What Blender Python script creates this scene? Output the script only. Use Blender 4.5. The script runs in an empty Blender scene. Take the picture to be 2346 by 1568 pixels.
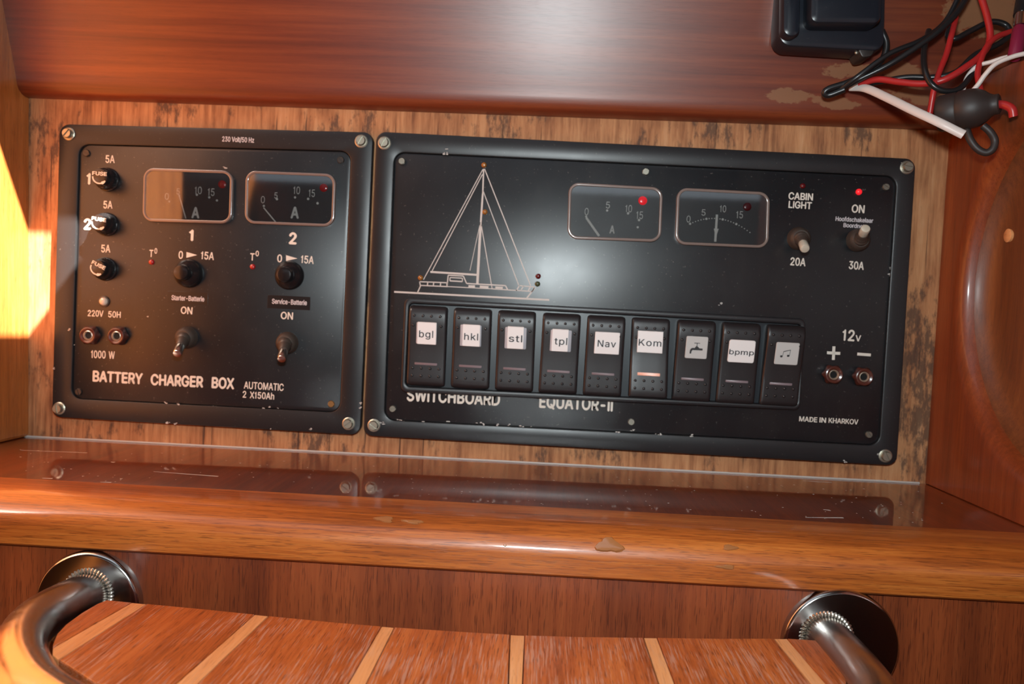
import bpy, bmesh, math, random
from mathutils import Vector, Matrix
random.seed(7)
SC = bpy.context.scene
COL = SC.collection
PI = math.pi

# ------------------------------------------------------------------ camera
F = 1850.0; CX, CY = 1173.0, 784.0          # focal length and centre for a 2346 x 1568 frame
VPX, VPY, ROLL = 1245.0, 723.0, math.radians(2.6)
n_ = Vector(((VPX-CX)/F, (VPY-CY)/F, 1)).normalized()
x_ = Vector((math.cos(ROLL), math.sin(ROLL), 0)); x_ = (x_-n_*x_.dot(n_)).normalized()
d_ = n_.cross(x_)
EYE = Vector((0, -0.449, 0))
RIGHT = Vector((x_[0], n_[0], -d_[0])); DOWN = Vector((x_[1], n_[1], -d_[1])); FWD = Vector((x_[2], n_[2], -d_[2]))
cd = bpy.data.cameras.new('camera'); cam = bpy.data.objects.new('camera', cd); COL.objects.link(cam)
m = Matrix.Identity(4)
for i in range(3):
    m[i][0] = RIGHT[i]; m[i][1] = -DOWN[i]; m[i][2] = -FWD[i]; m[i][3] = EYE[i]
cam.matrix_world = m
cd.sensor_width = 36; cd.lens = 36*F/2346; cd.clip_start = 0.01; cd.clip_end = 60
cd.dof.use_dof = True; cd.dof.focus_distance = 0.345; cd.dof.aperture_fstop = 15
SC.camera = cam

# ------------------------------------------------------------------ world, sun, flash, exposure
w = bpy.data.worlds.new('world'); SC.world = w; w.use_nodes = True
bg = w.node_tree.nodes['Background']; bg.inputs[0].default_value = (0.78, 0.88, 1.0, 1); bg.inputs[1].default_value = 1.0
SUN_DIR = Vector((-1.3, 1.0, -1.8)).normalized()
sl = bpy.data.lights.new('sun', 'SUN'); sl.energy = 52; sl.angle = math.radians(0.35); sl.color = (1, .93, .82)
so = bpy.data.objects.new('sun', sl); COL.objects.link(so); so.rotation_euler = SUN_DIR.to_track_quat('-Z', 'Y').to_euler()
fl = bpy.data.lights.new('camera_flash', 'AREA'); fl.shape = 'RECTANGLE'; fl.size = .035; fl.size_y = .018; fl.energy = 1.4; fl.color = (.88, .98, 1.0)
fo = bpy.data.objects.new('camera_flash', fl); COL.objects.link(fo); fo.location = (0.0, -0.44, 0.062)
fo.rotation_euler = (Vector((-.02, 0, 0))-Vector(fo.location)).to_track_quat('-Z', 'Y').to_euler()
SC.cycles.caustics_reflective = False; SC.cycles.caustics_refractive = False
SC.view_settings.view_transform = 'Standard'; SC.view_settings.look = 'None'
SC.view_settings.exposure = 0.0; SC.view_settings.gamma = 1; SC.view_settings.use_curve_mapping = False

# ------------------------------------------------------------------ where a measured pixel lies on a real plane
def ray(px, py):
    return RIGHT*((px-CX)/F)+DOWN*((py-CY)/F)+FWD
def Y(px, py, y):
    r = ray(px, py); return EYE+r*((y-EYE.y)/r.y)
def Z(px, py, z):
    r = ray(px, py); return EYE+r*((z-EYE.z)/r.z)
def X(px, py, x):
    r = ray(px, py); return EYE+r*((x-EYE.x)/r.x)
MM = 0.001
PXM = 0.444/F            # metres per pixel on the panels

# ------------------------------------------------------------------ materials
def principled(name, col, rough=.5, metal=0, coat=0, coat_rough=.1, spec=.5, emit=None, estr=0):
    mt = bpy.data.materials.new(name); mt.use_nodes = True
    b = mt.node_tree.nodes['Principled BSDF']
    b.inputs['Base Color'].default_value = (*col, 1); b.inputs['Roughness'].default_value = rough
    b.inputs['Metallic'].default_value = metal; b.inputs['Coat Weight'].default_value = coat
    b.inputs['Coat Roughness'].default_value = coat_rough; b.inputs['Specular IOR Level'].default_value = spec
    if emit: b.inputs['Emission Color'].default_value = (*emit, 1); b.inputs['Emission Strength'].default_value = estr
    return mt
class NT:
    def __init__(s, mt): s.t = mt.node_tree; s.b = s.t.nodes['Principled BSDF']; s.tc = s.t.nodes.new('ShaderNodeTexCoord')
    def n(s, ty, **k):
        o = s.t.nodes.new(ty)
        for a, v in k.items(): setattr(o, a, v)
        return o
    def l(s, a, b): s.t.links.new(a, b)
    def map(s, scale, rot=(0, 0, 0), loc=(0, 0, 0)):
        o = s.n('ShaderNodeMapping'); o.inputs['Scale'].default_value = scale; o.inputs['Rotation'].default_value = rot; o.inputs['Location'].default_value = loc
        s.l(s.tc.outputs['Object'], o.inputs[0]); return o.outputs[0]
    def noise(s, vec, sc=1, det=4, rough=.55, dist=0):
        o = s.n('ShaderNodeTexNoise'); o.inputs['Scale'].default_value = sc; o.inputs['Detail'].default_value = det
        o.inputs['Roughness'].default_value = rough; o.inputs['Distortion'].default_value = dist; s.l(vec, o.inputs['Vector']); return o.outputs['Fac']
    def ramp(s, fac, stops):
        o = s.n('ShaderNodeValToRGB'); e = o.color_ramp.elements
        while len(e) < len(stops): e.new(.5)
        for k, (p, c) in zip(e, stops): k.position = p; k.color = (*c, 1) if len(c) == 3 else c
        s.l(fac, o.inputs[0]); return o.outputs[0]
    def math(s, op, a, b=None, clamp=False):
        o = s.n('ShaderNodeMath', operation=op); o.use_clamp = clamp
        for i, v in enumerate((a, b)):
            if v is None: continue
            if isinstance(v, (int, float)): o.inputs[i].default_value = v
            else: s.l(v, o.inputs[i])
        return o.outputs[0]
    def mix(s, fac, a, b, blend='MIX'):
        o = s.n('ShaderNodeMix', data_type='RGBA', blend_type=blend)
        for i, v in ((0, fac), (6, a), (7, b)):
            if isinstance(v, (int, float)): o.inputs[i].default_value = v
            elif isinstance(v, tuple): o.inputs[i].default_value = (*v, 1)
            else: s.l(v, o.inputs[i])
        return o.outputs[2]
    def bump(s, h, strength=.3, dist=.0003):
        o = s.n('ShaderNodeBump'); o.inputs['Strength'].default_value = strength; o.inputs['Distance'].default_value = dist
        s.l(h, o.inputs['Height']); s.l(o.outputs[0], s.b.inputs['Normal']); return o

def wood(name, dark, mid, light, axis='X', rough=.35, coat=.6, coat_rough=.08, fine=420, band=45, pores=.55, wear=0, bands=0.0, bump=.25, seed=0, wearcol=(.62, .42, .3)):
    mt = principled(name, mid, rough, coat=coat, coat_rough=coat_rough); t = NT(mt)
    def sc(across, along):
        return {'X': (along, across, across), 'Y': (across, along, across), 'Z': (across, across, along)}[axis]
    off = (seed*1.37, seed*.71, seed*2.1)
    a = t.noise(t.map(sc(band, band*.06), loc=off), 1, 3, .6, .15)
    b = t.noise(t.map(sc(fine, fine*.035), loc=off), 1, 4, .65)
    b2 = t.noise(t.map(sc(fine*2.6, fine*.06), loc=off), 1, 3, .6)
    f = t.math('ADD', t.math('MULTIPLY', a, .45), t.math('ADD', t.math('MULTIPLY', b, .3), t.math('MULTIPLY', b2, .25)))
    c = t.ramp(f, [(.37, dark), (.5, mid), (.63, light)])
    p = t.noise(t.map(sc(2600, 130), loc=off), 1, 2, .5)
    pm = t.ramp(p, [(.565, (0, 0, 0)), (.65, (1, 1, 1))])
    c = t.mix(t.math('MULTIPLY', pm, pores), c, (dark[0]*.35, dark[1]*.3, dark[2]*.3))
    if bands:
        g = t.noise(t.map(sc(60, 1), loc=off), 1, 1.5, .5)
        gm = t.ramp(g, [(.35, (.55, .5, .5)), (.5, (.95, .95, .95)), (.62, (1.25, 1.2, 1.1))])
        c = t.mix(bands, c, gm, 'MULTIPLY')
    if wear:
        s1 = t.noise(t.map(sc(2200, 60), loc=(3, 1, 2)), 1, 2, .6)
        s2 = t.noise(t.map((28, 28, 28), loc=off), 1, 3, .6)
        wm = t.ramp(t.math('MULTIPLY', s1, t.math('ADD', s2, .45)), [(.53, (0, 0, 0)), (.62, (1, 1, 1))])
        c = t.mix(t.math('MULTIPLY', wm, wear), c, wearcol)
    t.l(c, t.b.inputs['Base Color'])
    t.bump(t.math('SUBTRACT', b, t.math('MULTIPLY', pm, .8)), bump, .00012)
    return mt

M = {}
M['valance'] = wood('valance_wood', (.085, .014, .005), (.15, .027, .009), (.23, .05, .014), 'X', rough=.4, coat=.4, coat_rough=.3, fine=170, band=45, pores=.15, bump=.1)
M['nosing'] = wood('nosing_wood', (.19, .042, .006), (.40, .10, .014), (.56, .175, .03), 'X', rough=.42, coat=.5, coat_rough=.12, fine=700, band=95, pores=.5, bump=.25, seed=2)
M['shelf'] = wood('shelf_veneer', (.11, .020, .005), (.175, .034, .008), (.24, .052, .013), 'Y', rough=.35, coat=1.0, coat_rough=.035, fine=260, band=50, pores=.35, bump=.06, seed=3, bands=.25)
M['apron'] = wood('apron_veneer', (.15, .028, .007), (.215, .044, .011), (.28, .064, .017), 'Z', rough=.45, coat=.2, coat_rough=.2, fine=300, band=40, pores=.6, bands=.55, bump=.25, seed=4)
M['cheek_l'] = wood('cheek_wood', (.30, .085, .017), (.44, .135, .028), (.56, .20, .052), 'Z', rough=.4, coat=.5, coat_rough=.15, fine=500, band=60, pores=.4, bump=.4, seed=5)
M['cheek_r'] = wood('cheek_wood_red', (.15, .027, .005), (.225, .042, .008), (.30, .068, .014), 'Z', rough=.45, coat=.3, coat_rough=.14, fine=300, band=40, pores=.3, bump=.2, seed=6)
M['dish'] = wood('dish_wood', (.11, .028, .007), (.17, .045, .010), (.23, .068, .016), 'Z', rough=.5, coat=.12, coat_rough=.25, fine=260, band=40, pores=.25, bump=.2, seed=9)
M['cabin'] = wood('cabin_wood', (.08, .03, .012), (.13, .05, .02), (.18, .075, .035), 'Z', rough=.5, coat=.3, coat_rough=.25, fine=200, band=20, pores=.2, bump=.1, seed=8)
M['plank'] = wood('tread_mahogany', (.27, .055, .009), (.44, .10, .018), (.57, .16, .036), 'Y', rough=.5, coat=.2, coat_rough=.25, fine=620, band=110, pores=.6, wear=.42, bump=.3, seed=1, wearcol=(.6, .38, .28))
M['inlay'] = wood('tread_ash', (.66, .26, .085), (.76, .33, .12), (.84, .41, .17), 'Y', rough=.5, coat=.2, coat_rough=.3, fine=500, band=60, pores=.25, wear=.2, bump=.2, seed=7)
def board_mat():
    mt = principled('bare_board', (.4, .2, .1), .75); t = NT(mt)
    a = t.noise(t.map((330, 330, 26)), 1, 5, .65, .3)
    b = t.noise(t.map((55, 55, 22), loc=(1, 2, 3)), 1, 4, .6)
    f = t.math('ADD', t.math('MULTIPLY', a, .55), t.math('MULTIPLY', b, .45))
    c = t.ramp(f, [(.34, (.14, .048, .018)), (.46, (.36, .15, .06)), (.56, (.50, .235, .10)), (.7, (.6, .33, .165))])
    d = t.noise(t.map((170, 170, 60), loc=(5, 2, 8)), 1, 5, .7)       # dark weathering blotches
    e = t.noise(t.map((17, 17, 17), loc=(2, 7, 1)), 1, 2, .5)
    dm = t.ramp(t.math('MULTIPLY', d, e), [(.28, (0, 0, 0)), (.345, (1, 1, 1))])
    c = t.mix(t.math('MULTIPLY', dm, .75), c, (.045, .026, .02))
    g = t.noise(t.map((420, 420, 9), loc=(9, 2, 8)), 1, 2, .5)       # fine vertical checks
    gm = t.ramp(g, [(.665, (0, 0, 0)), (.70, (1, 1, 1))])
    c = t.mix(t.math('MULTIPLY', gm, .8), c, (.05, .02, .012))
    t.l(c, t.b.inputs['Base Color'])
    t.bump(t.math('SUBTRACT', a, gm), .6, .0003); return mt
M['board'] = board_mat()
def rough_mat():
    mt = principled('rough_ply', (.3, .16, .08), .85); t = NT(mt)
    a = t.noise(t.map((120, 60, 60)), 1, 5, .7)
    t.l(t.ramp(a, [(.35, (.06, .03, .015)), (.5, (.2, .1, .045)), (.7, (.36, .2, .1))]), t.b.inputs['Base Color']); t.bump(a, .6, .001); return mt
M['rough'] = rough_mat()
def black(name, col, rough, speck=0.0, bump=.15, scale=1500, spec=.5):
    mt = principled(name, col, rough, spec=spec); t = NT(mt)
    a = t.noise(t.map((scale,)*3), 1, 3, .6)
    b = t.noise(t.map((30, 30, 30)), 1, 3, .6)
    t.l(t.math('ADD', rough-.06, t.math('MULTIPLY', b, .12)), t.b.inputs['Roughness'])
    sp = t.noise(t.map((900, 900, 900), loc=(4, 4, 4)), 1, 1, .4)
    sm = t.ramp(sp, [(.74, (0, 0, 0)), (.78, (1, 1, 1))])
    c = t.mix(t.math('MULTIPLY', sm, speck), col, (.25, .22, .2))
    d = t.noise(t.map((45, 45, 20), loc=(1, 5, 2)), 1, 4, .7)        # dust and smears
    c = t.mix(t.math('MULTIPLY', t.ramp(d, [(.5, (0, 0, 0)), (.75, (1, 1, 1))]), speck*.25), c, (.1, .085, .075))
    t.l(c, t.b.inputs['Base Color']); t.bump(a, bump, .00008); return mt
M['frame'] = black('frame_black', (.016, .0155, .017), .36, .15, .03, spec=.4)
M['face'] = black('face_black', (.008, .009, .011), .345, .3, .05, 1300, spec=.58)
M['plastic'] = black('switch_plastic', (.016, .013, .014), .4, .08, .25, 2600)
M['bezelplastic'] = black('switch_frame_plastic', (.014, .013, .015), .38, .1, .15, 2600)
M['gapplastic'] = principled('switch_gap', (.012, .017, .022), .35)
M['device'] = black('device_black', (.012, .015, .022), .3, .1, .05)
M['white'] = principled('print_white', (.72, .68, .6), .55)
M['whiteline'] = principled('print_line', (.55, .5, .46), .55)
M['tapewhite'] = principled('print_tape_white', (.62, .6, .62), .4)
M['tape'] = principled('label_tape', (.012, .011, .012), .28)
M['paper'] = principled('paper_white', (.86, .82, .8), .45, coat=.3)
M['ink'] = principled('ink_black', (.02, .02, .022), .5)
M['lens'] = principled('lens_frosted', (.45, .46, .5), .15, coat=.6, coat_rough=.05)
M['icon'] = principled('icon_lens', (.55, .54, .52), .3)
M['bar'] = principled('indicator_bar', (.20, .15, .165), .35)
M['barlit'] = principled('indicator_bar_lit', (.75, .36, .25), .35, emit=(1, .42, .28), estr=.12)
M['steel'] = principled('stainless', (.5, .48, .46), .17, metal=1)
def steel_mat():
    mt = principled('stainless_tube', (.50, .47, .45), .2, metal=1); t = NT(mt)
    a = t.noise(t.map((160, 160, 160)), 1, 4, .6)
    t.l(t.math('ADD', .1, t.math('MULTIPLY', a, .25)), t.b.inputs['Roughness'])
    t.bump(t.noise(t.map((500, 500, 500)), 1, 2), .05, .0002); return mt
M['tube'] = steel_mat()
M['weld'] = principled('weld_metal', (.5, .46, .4), .33, metal=1)
M['screw'] = principled('zinc_screw', (.40, .38, .31), .4, metal=.85)
M['dullscrew'] = principled('dull_screw', (.24, .22, .18), .45, metal=.8)
M['darkscrew'] = principled('blackened_screw', (.05, .045, .042), .4, metal=.5)
M['brass'] = principled('brass_screw', (.35, .19, .07), .4, metal=.7)
M['nickel'] = principled('nickel', (.68, .62, .55), .18, metal=1)
M['tip'] = principled('lever_tip', (.78, .74, .6), .28, metal=.35)
M['boot'] = principled('switch_boot', (.05, .036, .028), .5)
M['knob'] = principled('knob_black', (.012, .011, .012), .2)
M['bakelite'] = principled('bakelite_brown', (.085, .024, .016), .28, coat=.3)
M['hole'] = principled('hole_black', (.003, .003, .003), .9)
M['contact'] = principled('socket_contact', (.62, .5, .38), .3, metal=.6)
M['dial'] = black('dial_dark', (.022, .02, .022), .45, .25, .1, 900)
M['clear'] = principled('clear_lamp', (.62, .56, .47), .12, coat=.8)
M['red'] = principled('lamp_red', (.38, .012, .012), .2, coat=.6)
M['redlit'] = principled('lamp_red_lit', (.8, .02, .03), .2, emit=(1, .02, .03), estr=.55)
M['dimred'] = principled('lamp_red_dim', (.1, .006, .008), .25)
M['orange'] = principled('lamp_amber', (.30, .115, .02), .25, coat=.5)
M['green'] = principled('lamp_green', (.05, .06, .025), .25, coat=.5)
M['cblack'] = principled('cable_black', (.012, .012, .013), .3)
M['cred'] = principled('cable_red', (.42, .02, .02), .35)
M['cwhite'] = principled('cable_white', (.72, .66, .62), .4)
M['crimson'] = principled('heat_shrink', (.22, .015, .05), .35)
M['rubber'] = principled('rubber_black', (.03, .022, .02), .5)
M['bracket'] = principled('rim_plastic', (.20, .15, .13), .2, coat=.7, coat_rough=.05)
M['pilldust'] = principled('chipped_metal', (.5, .48, .45), .5)
M['filler'] = principled('varnish_scar', (.33, .13, .045), .2, coat=1.0)
def glass_mat():
    mt = bpy.data.materials.new('meter_glass'); mt.use_nodes = True; nt = mt.node_tree
    nt.nodes.remove(nt.nodes['Principled BSDF']); out = nt.nodes['Material Output']
    tr = nt.nodes.new('ShaderNodeBsdfTransparent'); tr.inputs[0].default_value = (.9, .9, .9, 1)
    gl = nt.nodes.new('ShaderNodeBsdfGlossy'); gl.inputs['Roughness'].default_value = .04
    fr = nt.nodes.new('ShaderNodeFresnel'); fr.inputs[0].default_value = 1.75
    mx = nt.nodes.new('ShaderNodeMixShader'); nt.links.new(fr.outputs[0], mx.inputs[0]); nt.links.new(tr.outputs[0], mx.inputs[1]); nt.links.new(gl.outputs[0], mx.inputs[2])
    nt.links.new(mx.outputs[0], out.inputs[0]); return mt
M['glass'] = glass_mat()

# ------------------------------------------------------------------ object helpers
ORG = {}
def thing(name, label, cat, loc, group=None):
    o = bpy.data.objects.new(name, None); COL.objects.link(o); o.empty_display_size = .01
    o.location = loc; o['label'] = label; o['category'] = cat; ORG[o] = Vector(loc)
    if group: o['group'] = group
    return o
def obj(name, verts, faces, mat, parent=None, label=None, smooth=False, kind=None):
    org = ORG.get(parent, Vector((0, 0, 0)))
    me = bpy.data.meshes.new(name); me.from_pydata([tuple(Vector(v)-org) for v in verts], [], faces)
    bm = bmesh.new(); bm.from_mesh(me); bmesh.ops.recalc_face_normals(bm, faces=bm.faces); bm.to_mesh(me); bm.free()
    if smooth:
        me.polygons.foreach_set('use_smooth', [True]*len(me.polygons))
        me.set_sharp_from_angle(angle=math.radians(38))
    me.materials.append(mat if not isinstance(mat, str) else M[mat])
    o = bpy.data.objects.new(name, me); COL.objects.link(o)
    if parent: o.parent = parent
    ORG[o] = org
    if label: o['label'] = label
    if kind: o['kind'] = kind
    return o
def tag(o, label, cat, group=None):
    o['label'] = label; o['category'] = cat
    if group: o['group'] = group
    return o
class MB:
    def __init__(s): s.v = []; s.f = []
    def add(s, v, f):
        k = len(s.v); s.v += list(v); s.f += [tuple(i+k for i in q) for q in f]; return s
    def build(s, name, mat, parent=None, **k): return obj(name, s.v, s.f, mat, parent, **k)
def rquad(c, r, n=6):
    """rounded quad outline in the panel plane from four corner points TL,TR,BR,BL"""
    pts = []
    for i in range(4):
        p, a, b = c[i], c[i-1], c[(i+1) % 4]
        ua = (a-p).normalized(); ub = (b-p).normalized()
        cc = p+ua*r+ub*r
        for k in range(n+1):
            th = k/n*PI/2
            pts.append(cc-ub*r*math.cos(th)-ua*r*math.sin(th))
    return pts
def inset(pts, d):
    """move a closed outline towards its inside by d, in XZ"""
    n = len(pts); out = []
    area = sum(pts[i].x*pts[(i+1) % n].z-pts[(i+1) % n].x*pts[i].z for i in range(n))
    s = 1 if area > 0 else -1
    for i in range(n):
        t = (pts[(i+1) % n]-pts[i-1]); t.y = 0
        if t.length < 1e-9: out.append(pts[i].copy()); continue
        t.normalize(); out.append(pts[i]+Vector((-t.z, 0, t.x))*d*s)
    return out
def at_y(pts, y): return [Vector((p.x, y, p.z)) for p in pts]
def loft(loops, cap0=False, cap1=True):
    n = len(loops[0]); v = [p for L in loops for p in L]; f = []
    for k in range(len(loops)-1):
        for i in range(n):
            j = (i+1) % n; f.append((k*n+i, k*n+j, (k+1)*n+j, (k+1)*n+i))
    if cap0: f.append(tuple(range(n)))
    if cap1: f.append(tuple((len(loops)-1)*n+i for i in range(n)))
    return v, f
def slab(pts, yb, yf, bev=.0005):
    return loft([at_y(pts, yb), at_y(pts, yf+bev), at_y(inset(pts, bev*.3), yf+bev*.3), at_y(inset(pts, bev), yf)], True, True)
def ring(po, pi, yb, yf, bev=.0006):
    L = [at_y(pi, yb), at_y(po, yb), at_y(po, yf+bev), at_y(inset(po, bev*.3), yf+bev*.3), at_y(inset(po, bev), yf), at_y(inset(pi, -bev), yf), at_y(inset(pi, -bev*.3), yf+bev*.3), at_y(pi, yf+bev), at_y(pi, yb)]
    return loft(L, False, False)
def basis(ax):
    ax = Vector(ax).normalized(); u = ax.cross(Vector((0, 0, 1)));
    if u.length < 1e-3: u = ax.cross(Vector((1, 0, 0)))
    u.normalize(); return ax, u, ax.cross(u).normalized()
def lathe(profile, base, axis=(0, -1, 0), seg=28, mod=None):
    """profile: (radius, height) list"""
    ax, u, w2 = basis(axis); base = Vector(base); v = []; f = []
    for k, (r, h) in enumerate(profile):
        for i in range(seg):
            a = 2*PI*i/seg; rr = r*(mod(k, i) if mod else 1)
            v.append(base+ax*h+(u*math.cos(a)+w2*math.sin(a))*rr)
    for k in range(len(profile)-1):
        for i in range(seg):
            j = (i+1) % seg; f.append((k*seg+i, k*seg+j, (k+1)*seg+j, (k+1)*seg+i))
    f.append(tuple(range(seg))); f.append(tuple((len(profile)-1)*seg+i for i in range(seg)))
    return v, f
def spline(pts, sub=8):
    P = [Vector(p) for p in pts]; P = [P[0]*2-P[1]]+P+[P[-1]*2-P[-2]]; out = []
    for i in range(1, len(P)-2):
        a, b, c, d = P[i-1:i+3]
        for k in range(sub):
            t = k/sub
            out.append(.5*((2*b)+(c-a)*t+(2*a-5*b+4*c-d)*t*t+(3*b-a-3*c+d)*t**3))
    out.append(P[-2]); return out
def tube(path, r, seg=12, flat=None, rfun=None):
    """flat=(width_radius, thick_radius, up) for a ribbon-like cable"""
    v = []; f = []; n = len(path); prev = None
    for i, p in enumerate(path):
        t = (path[min(i+1, n-1)]-path[max(i-1, 0)]).normalized()
        if prev is None:
            up = Vector((0, -1, 0)) if abs(t.y) < .9 else Vector((0, 0, 1))
        else: up = prev
        s = t.cross(up).normalized(); up = s.cross(t).normalized(); prev = up
        for k in range(seg):
            a = 2*PI*k/seg
            if flat: off = s*flat[0]*math.cos(a)+up*flat[1]*math.sin(a)
            else:
                rr = r*(rfun(i/(n-1)) if rfun else 1); off = (s*math.cos(a)+up*math.sin(a))*rr
            v.append(p+off)
    for i in range(n-1):
        for k in range(seg):
            j = (k+1) % seg; f.append((i*seg+k, i*seg+j, (i+1)*seg+j, (i+1)*seg+k))
    f.append(tuple(range(seg))); f.append(tuple((n-1)*seg+k for k in range(seg)))
    return v, f
def box(x0, x1, y0, y1, z0, z1):
    v = [(x, y, z) for x in (x0, x1) for y in (y0, y1) for z in (z0, z1)]
    return [Vector(p) for p in v], [(0, 1, 3, 2), (4, 6, 7, 5), (0, 4, 5, 1), (2, 3, 7, 6), (0, 2, 6, 4), (1, 5, 7, 3)]
def bevel(o, wd, seg=2):
    b = o.modifiers.new('bevel', 'BEVEL'); b.width = wd; b.segments = seg; b.limit_method = 'ANGLE'; b.angle_limit = math.radians(35)

# ------------------------------------------------------------------ lettering
_tc = {}
FONT = None
try:      # Blender's own interface font; the built-in one stands in if it is missing
    import os
    fp = os.path.join(bpy.utils.resource_path('LOCAL'), 'datafiles', 'fonts', 'Inter.woff2')
    if os.path.exists(fp): FONT = bpy.data.fonts.load(fp)
except Exception: FONT = None
def glyph1(s):
    cu = bpy.data.curves.new('t', 'FONT'); cu.body = s; cu.size = 1; cu.extrude = .01; cu.resolution_u = 4
    if FONT: cu.font = FONT
    o = bpy.data.objects.new('t', cu); COL.objects.link(o)
    me = bpy.data.meshes.new_from_object(o.evaluated_get(bpy.context.evaluated_depsgraph_get()))
    v = [(p.co.x, p.co.y, p.co.z) for p in me.vertices]; f = [tuple(p.vertices) for p in me.polygons]
    bpy.data.objects.remove(o); bpy.data.curves.remove(cu); bpy.data.meshes.remove(me)
    return v, f
def wid(v): return max(p[0] for p in v)-min(p[0] for p in v)
_g = {}; _HH = wid(glyph1('HH')[0]); _H = wid(glyph1('H')[0]); _CH = max(p[1] for p in glyph1('H')[0])
def prism(pts):
    n = len(pts); v = [(x, y, -.01) for x, y in pts]+[(x, y, .01) for x, y in pts]
    return v, [tuple(range(n, 2*n))]+[(i, (i+1) % n, n+(i+1) % n, n+i) for i in range(n)]
def glyph(c):
    """one character and its advance; plain upright I and 1 as on the panels"""
    if c not in _g:
        k = _CH
        if c == 'I': _g[c] = (*prism([(.10*k, 0), (.225*k, 0), (.225*k, k), (.10*k, k)]), .325*k)
        elif c == '1': _g[c] = (*prism([(.27*k, 0), (.39*k, 0), (.39*k, k), (.29*k, k), (.27*k, .92*k), (.21*k, .86*k), (.10*k, .83*k), (.10*k, .73*k), (.27*k, .74*k)]), .60*k)
        elif c == 'l': _g[c] = (*prism([(.09*k, 0), (.20*k, 0), (.20*k, 1.03*k), (.09*k, 1.03*k)]), .30*k)
        elif c in 'Kk':
            X_ = ([[(.10, 0), (.22, 0), (.22, 1), (.10, 1)], [(.2, .26), (.2, .43), (.68, 1), (.84, 1)], [(.36, .50), (.45, .60), (.88, 0), (.73, 0)]] if c == 'K' else
                  [[(.09, 0), (.20, 0), (.20, 1.03), (.09, 1.03)], [(.18, .20), (.18, .36), (.52, .74), (.67, .74)], [(.30, .36), (.39, .46), (.70, 0), (.56, 0)]])
            V = []; Fc = []
            for p in X_:
                v, f = prism([(a*k, b*k) for a, b in p]); n0 = len(V); V += v; Fc += [tuple(i+n0 for i in q) for q in f]
            _g[c] = (V, Fc, (.92 if c == 'K' else .72)*k)
        elif c == ' ': _g[c] = ([], [], .38*k)
        else:
            v, f = glyph1(c); _g[c] = (v, f, wid(glyph1('H'+c+'H')[0])-_HH)
    return _g[c]
def glyphs(s, spacing=1.0, off=0.0, shear=0.0):
    k = (s, spacing)
    if k in _tc: return _tc[k]
    V = []; Fc = []; pen = 0
    for c in s:
        v, f, adv = glyph(c); n0 = len(V)
        V += [(p[0]+pen, p[1], p[2]) for p in v]; Fc += [tuple(i+n0 for i in q) for q in f]; pen += adv+(spacing-1)*.25
    _tc[k] = (V, Fc); return _tc[k]
CAPH = max(v[1] for v in glyphs('H')[0])
def text3(s, o, ux, up, mat, parent, name='lettering', label=None, spacing=1.0, off=.012, shear=0, thick=.00012):
    """o: left end of the baseline, ux: full-width vector, up: cap-height vector"""
    v0, f0 = glyphs(s, spacing, 0, shear); v = []; f = []
    sh = [(0, 0, 0)] if off < .006 else [(-off, 0, 0), (off, 0, .001), (0, off*.8, .002), (0, -off*.8, .003)]
    for dx, dy, dz in sh:
        k = len(v); v += [(p[0]+dx, p[1]+dy, p[2]+dz) for p in v0]; f += [tuple(i+k for i in q) for q in f0]
    x0 = min(p[0] for p in v); x1 = max(p[0] for p in v)
    nrm = ux.cross(up).normalized()
    V = [o+ux*((p[0]-x0)/(x1-x0))+up*(p[1]/CAPH)+nrm*((p[2]+.01)/.02*thick) for p in v]
    return obj(name, V, f, mat, parent, label=label)
def text(s, x0, y0, x1, y1, h, plane, parent, mat='white', **k):
    a = Y(x0, y0, plane); b = Y(x1, y1, plane); ux = b-a
    up = Vector((-ux.z, 0, ux.x)).normalized()*h*PXM
    k.setdefault('label', 'lettering ' + s)
    return text3(s, a, ux, up, mat, parent, **k)
def strip(mb, a, b, wpx, plane, th=.0001):
    """a flat printed line between two measured points"""
    p = Y(*a, plane); q = Y(*b, plane); t = (q-p).normalized(); s = Vector((-t.z, 0, t.x))*wpx*PXM/2
    f0 = [p-s, q-s, q+s, p+s]; mb.add(f0+[c+Vector((0, -th, 0)) for c in f0], [(4, 5, 6, 7), (0, 1, 5, 4), (1, 2, 6, 5), (2, 3, 7, 6), (3, 0, 4, 7)])

# ================================================================== SETTING
ZS = -0.0828          # shelf top
def struct(o): o['kind'] = 'structure'; return o
bTL = Y(66, 225, 0); bBL = Y(65, 1003, 0); bTR = Y(2176, 300, 0); bBR = Y(2120, 1105, 0)
XL = (bTL.x+bBL.x)/2; XR = (bTR.x+bBR.x)/2
XLt, XLb, XRt, XRb = bTL.x, bBL.x, bTR.x, bBR.x
def xl(z): return XLb+(XLt-XLb)*(z-bBL.z)/(bTL.z-bBL.z)
def xr(z): return XRb+(XRt-XRb)*(z-bBR.z)/(bTR.z-bBR.z)
v, f = box(-.31, .25, 0, .015, -.11, .135); struct(obj('wall_back', v, f, 'board'))
# left cheek
v = []
for z in (-.0828, .12, .399):
    for x in (xl(z), xl(z)-.02):
        for y in (.014, -.207): v.append(Vector((x, y, z)))
f = [(0, 1, 5, 4), (4, 5, 9, 8), (2, 3, 7, 6), (6, 7, 11, 10), (1, 3, 7, 5), (5, 7, 11, 9), (0, 2, 6, 4), (4, 6, 10, 8), (0, 1, 3, 2), (8, 9, 11, 10)]
o = struct(obj('wall_left', v, f, 'cheek_l')); bevel(o, .002)
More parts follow.
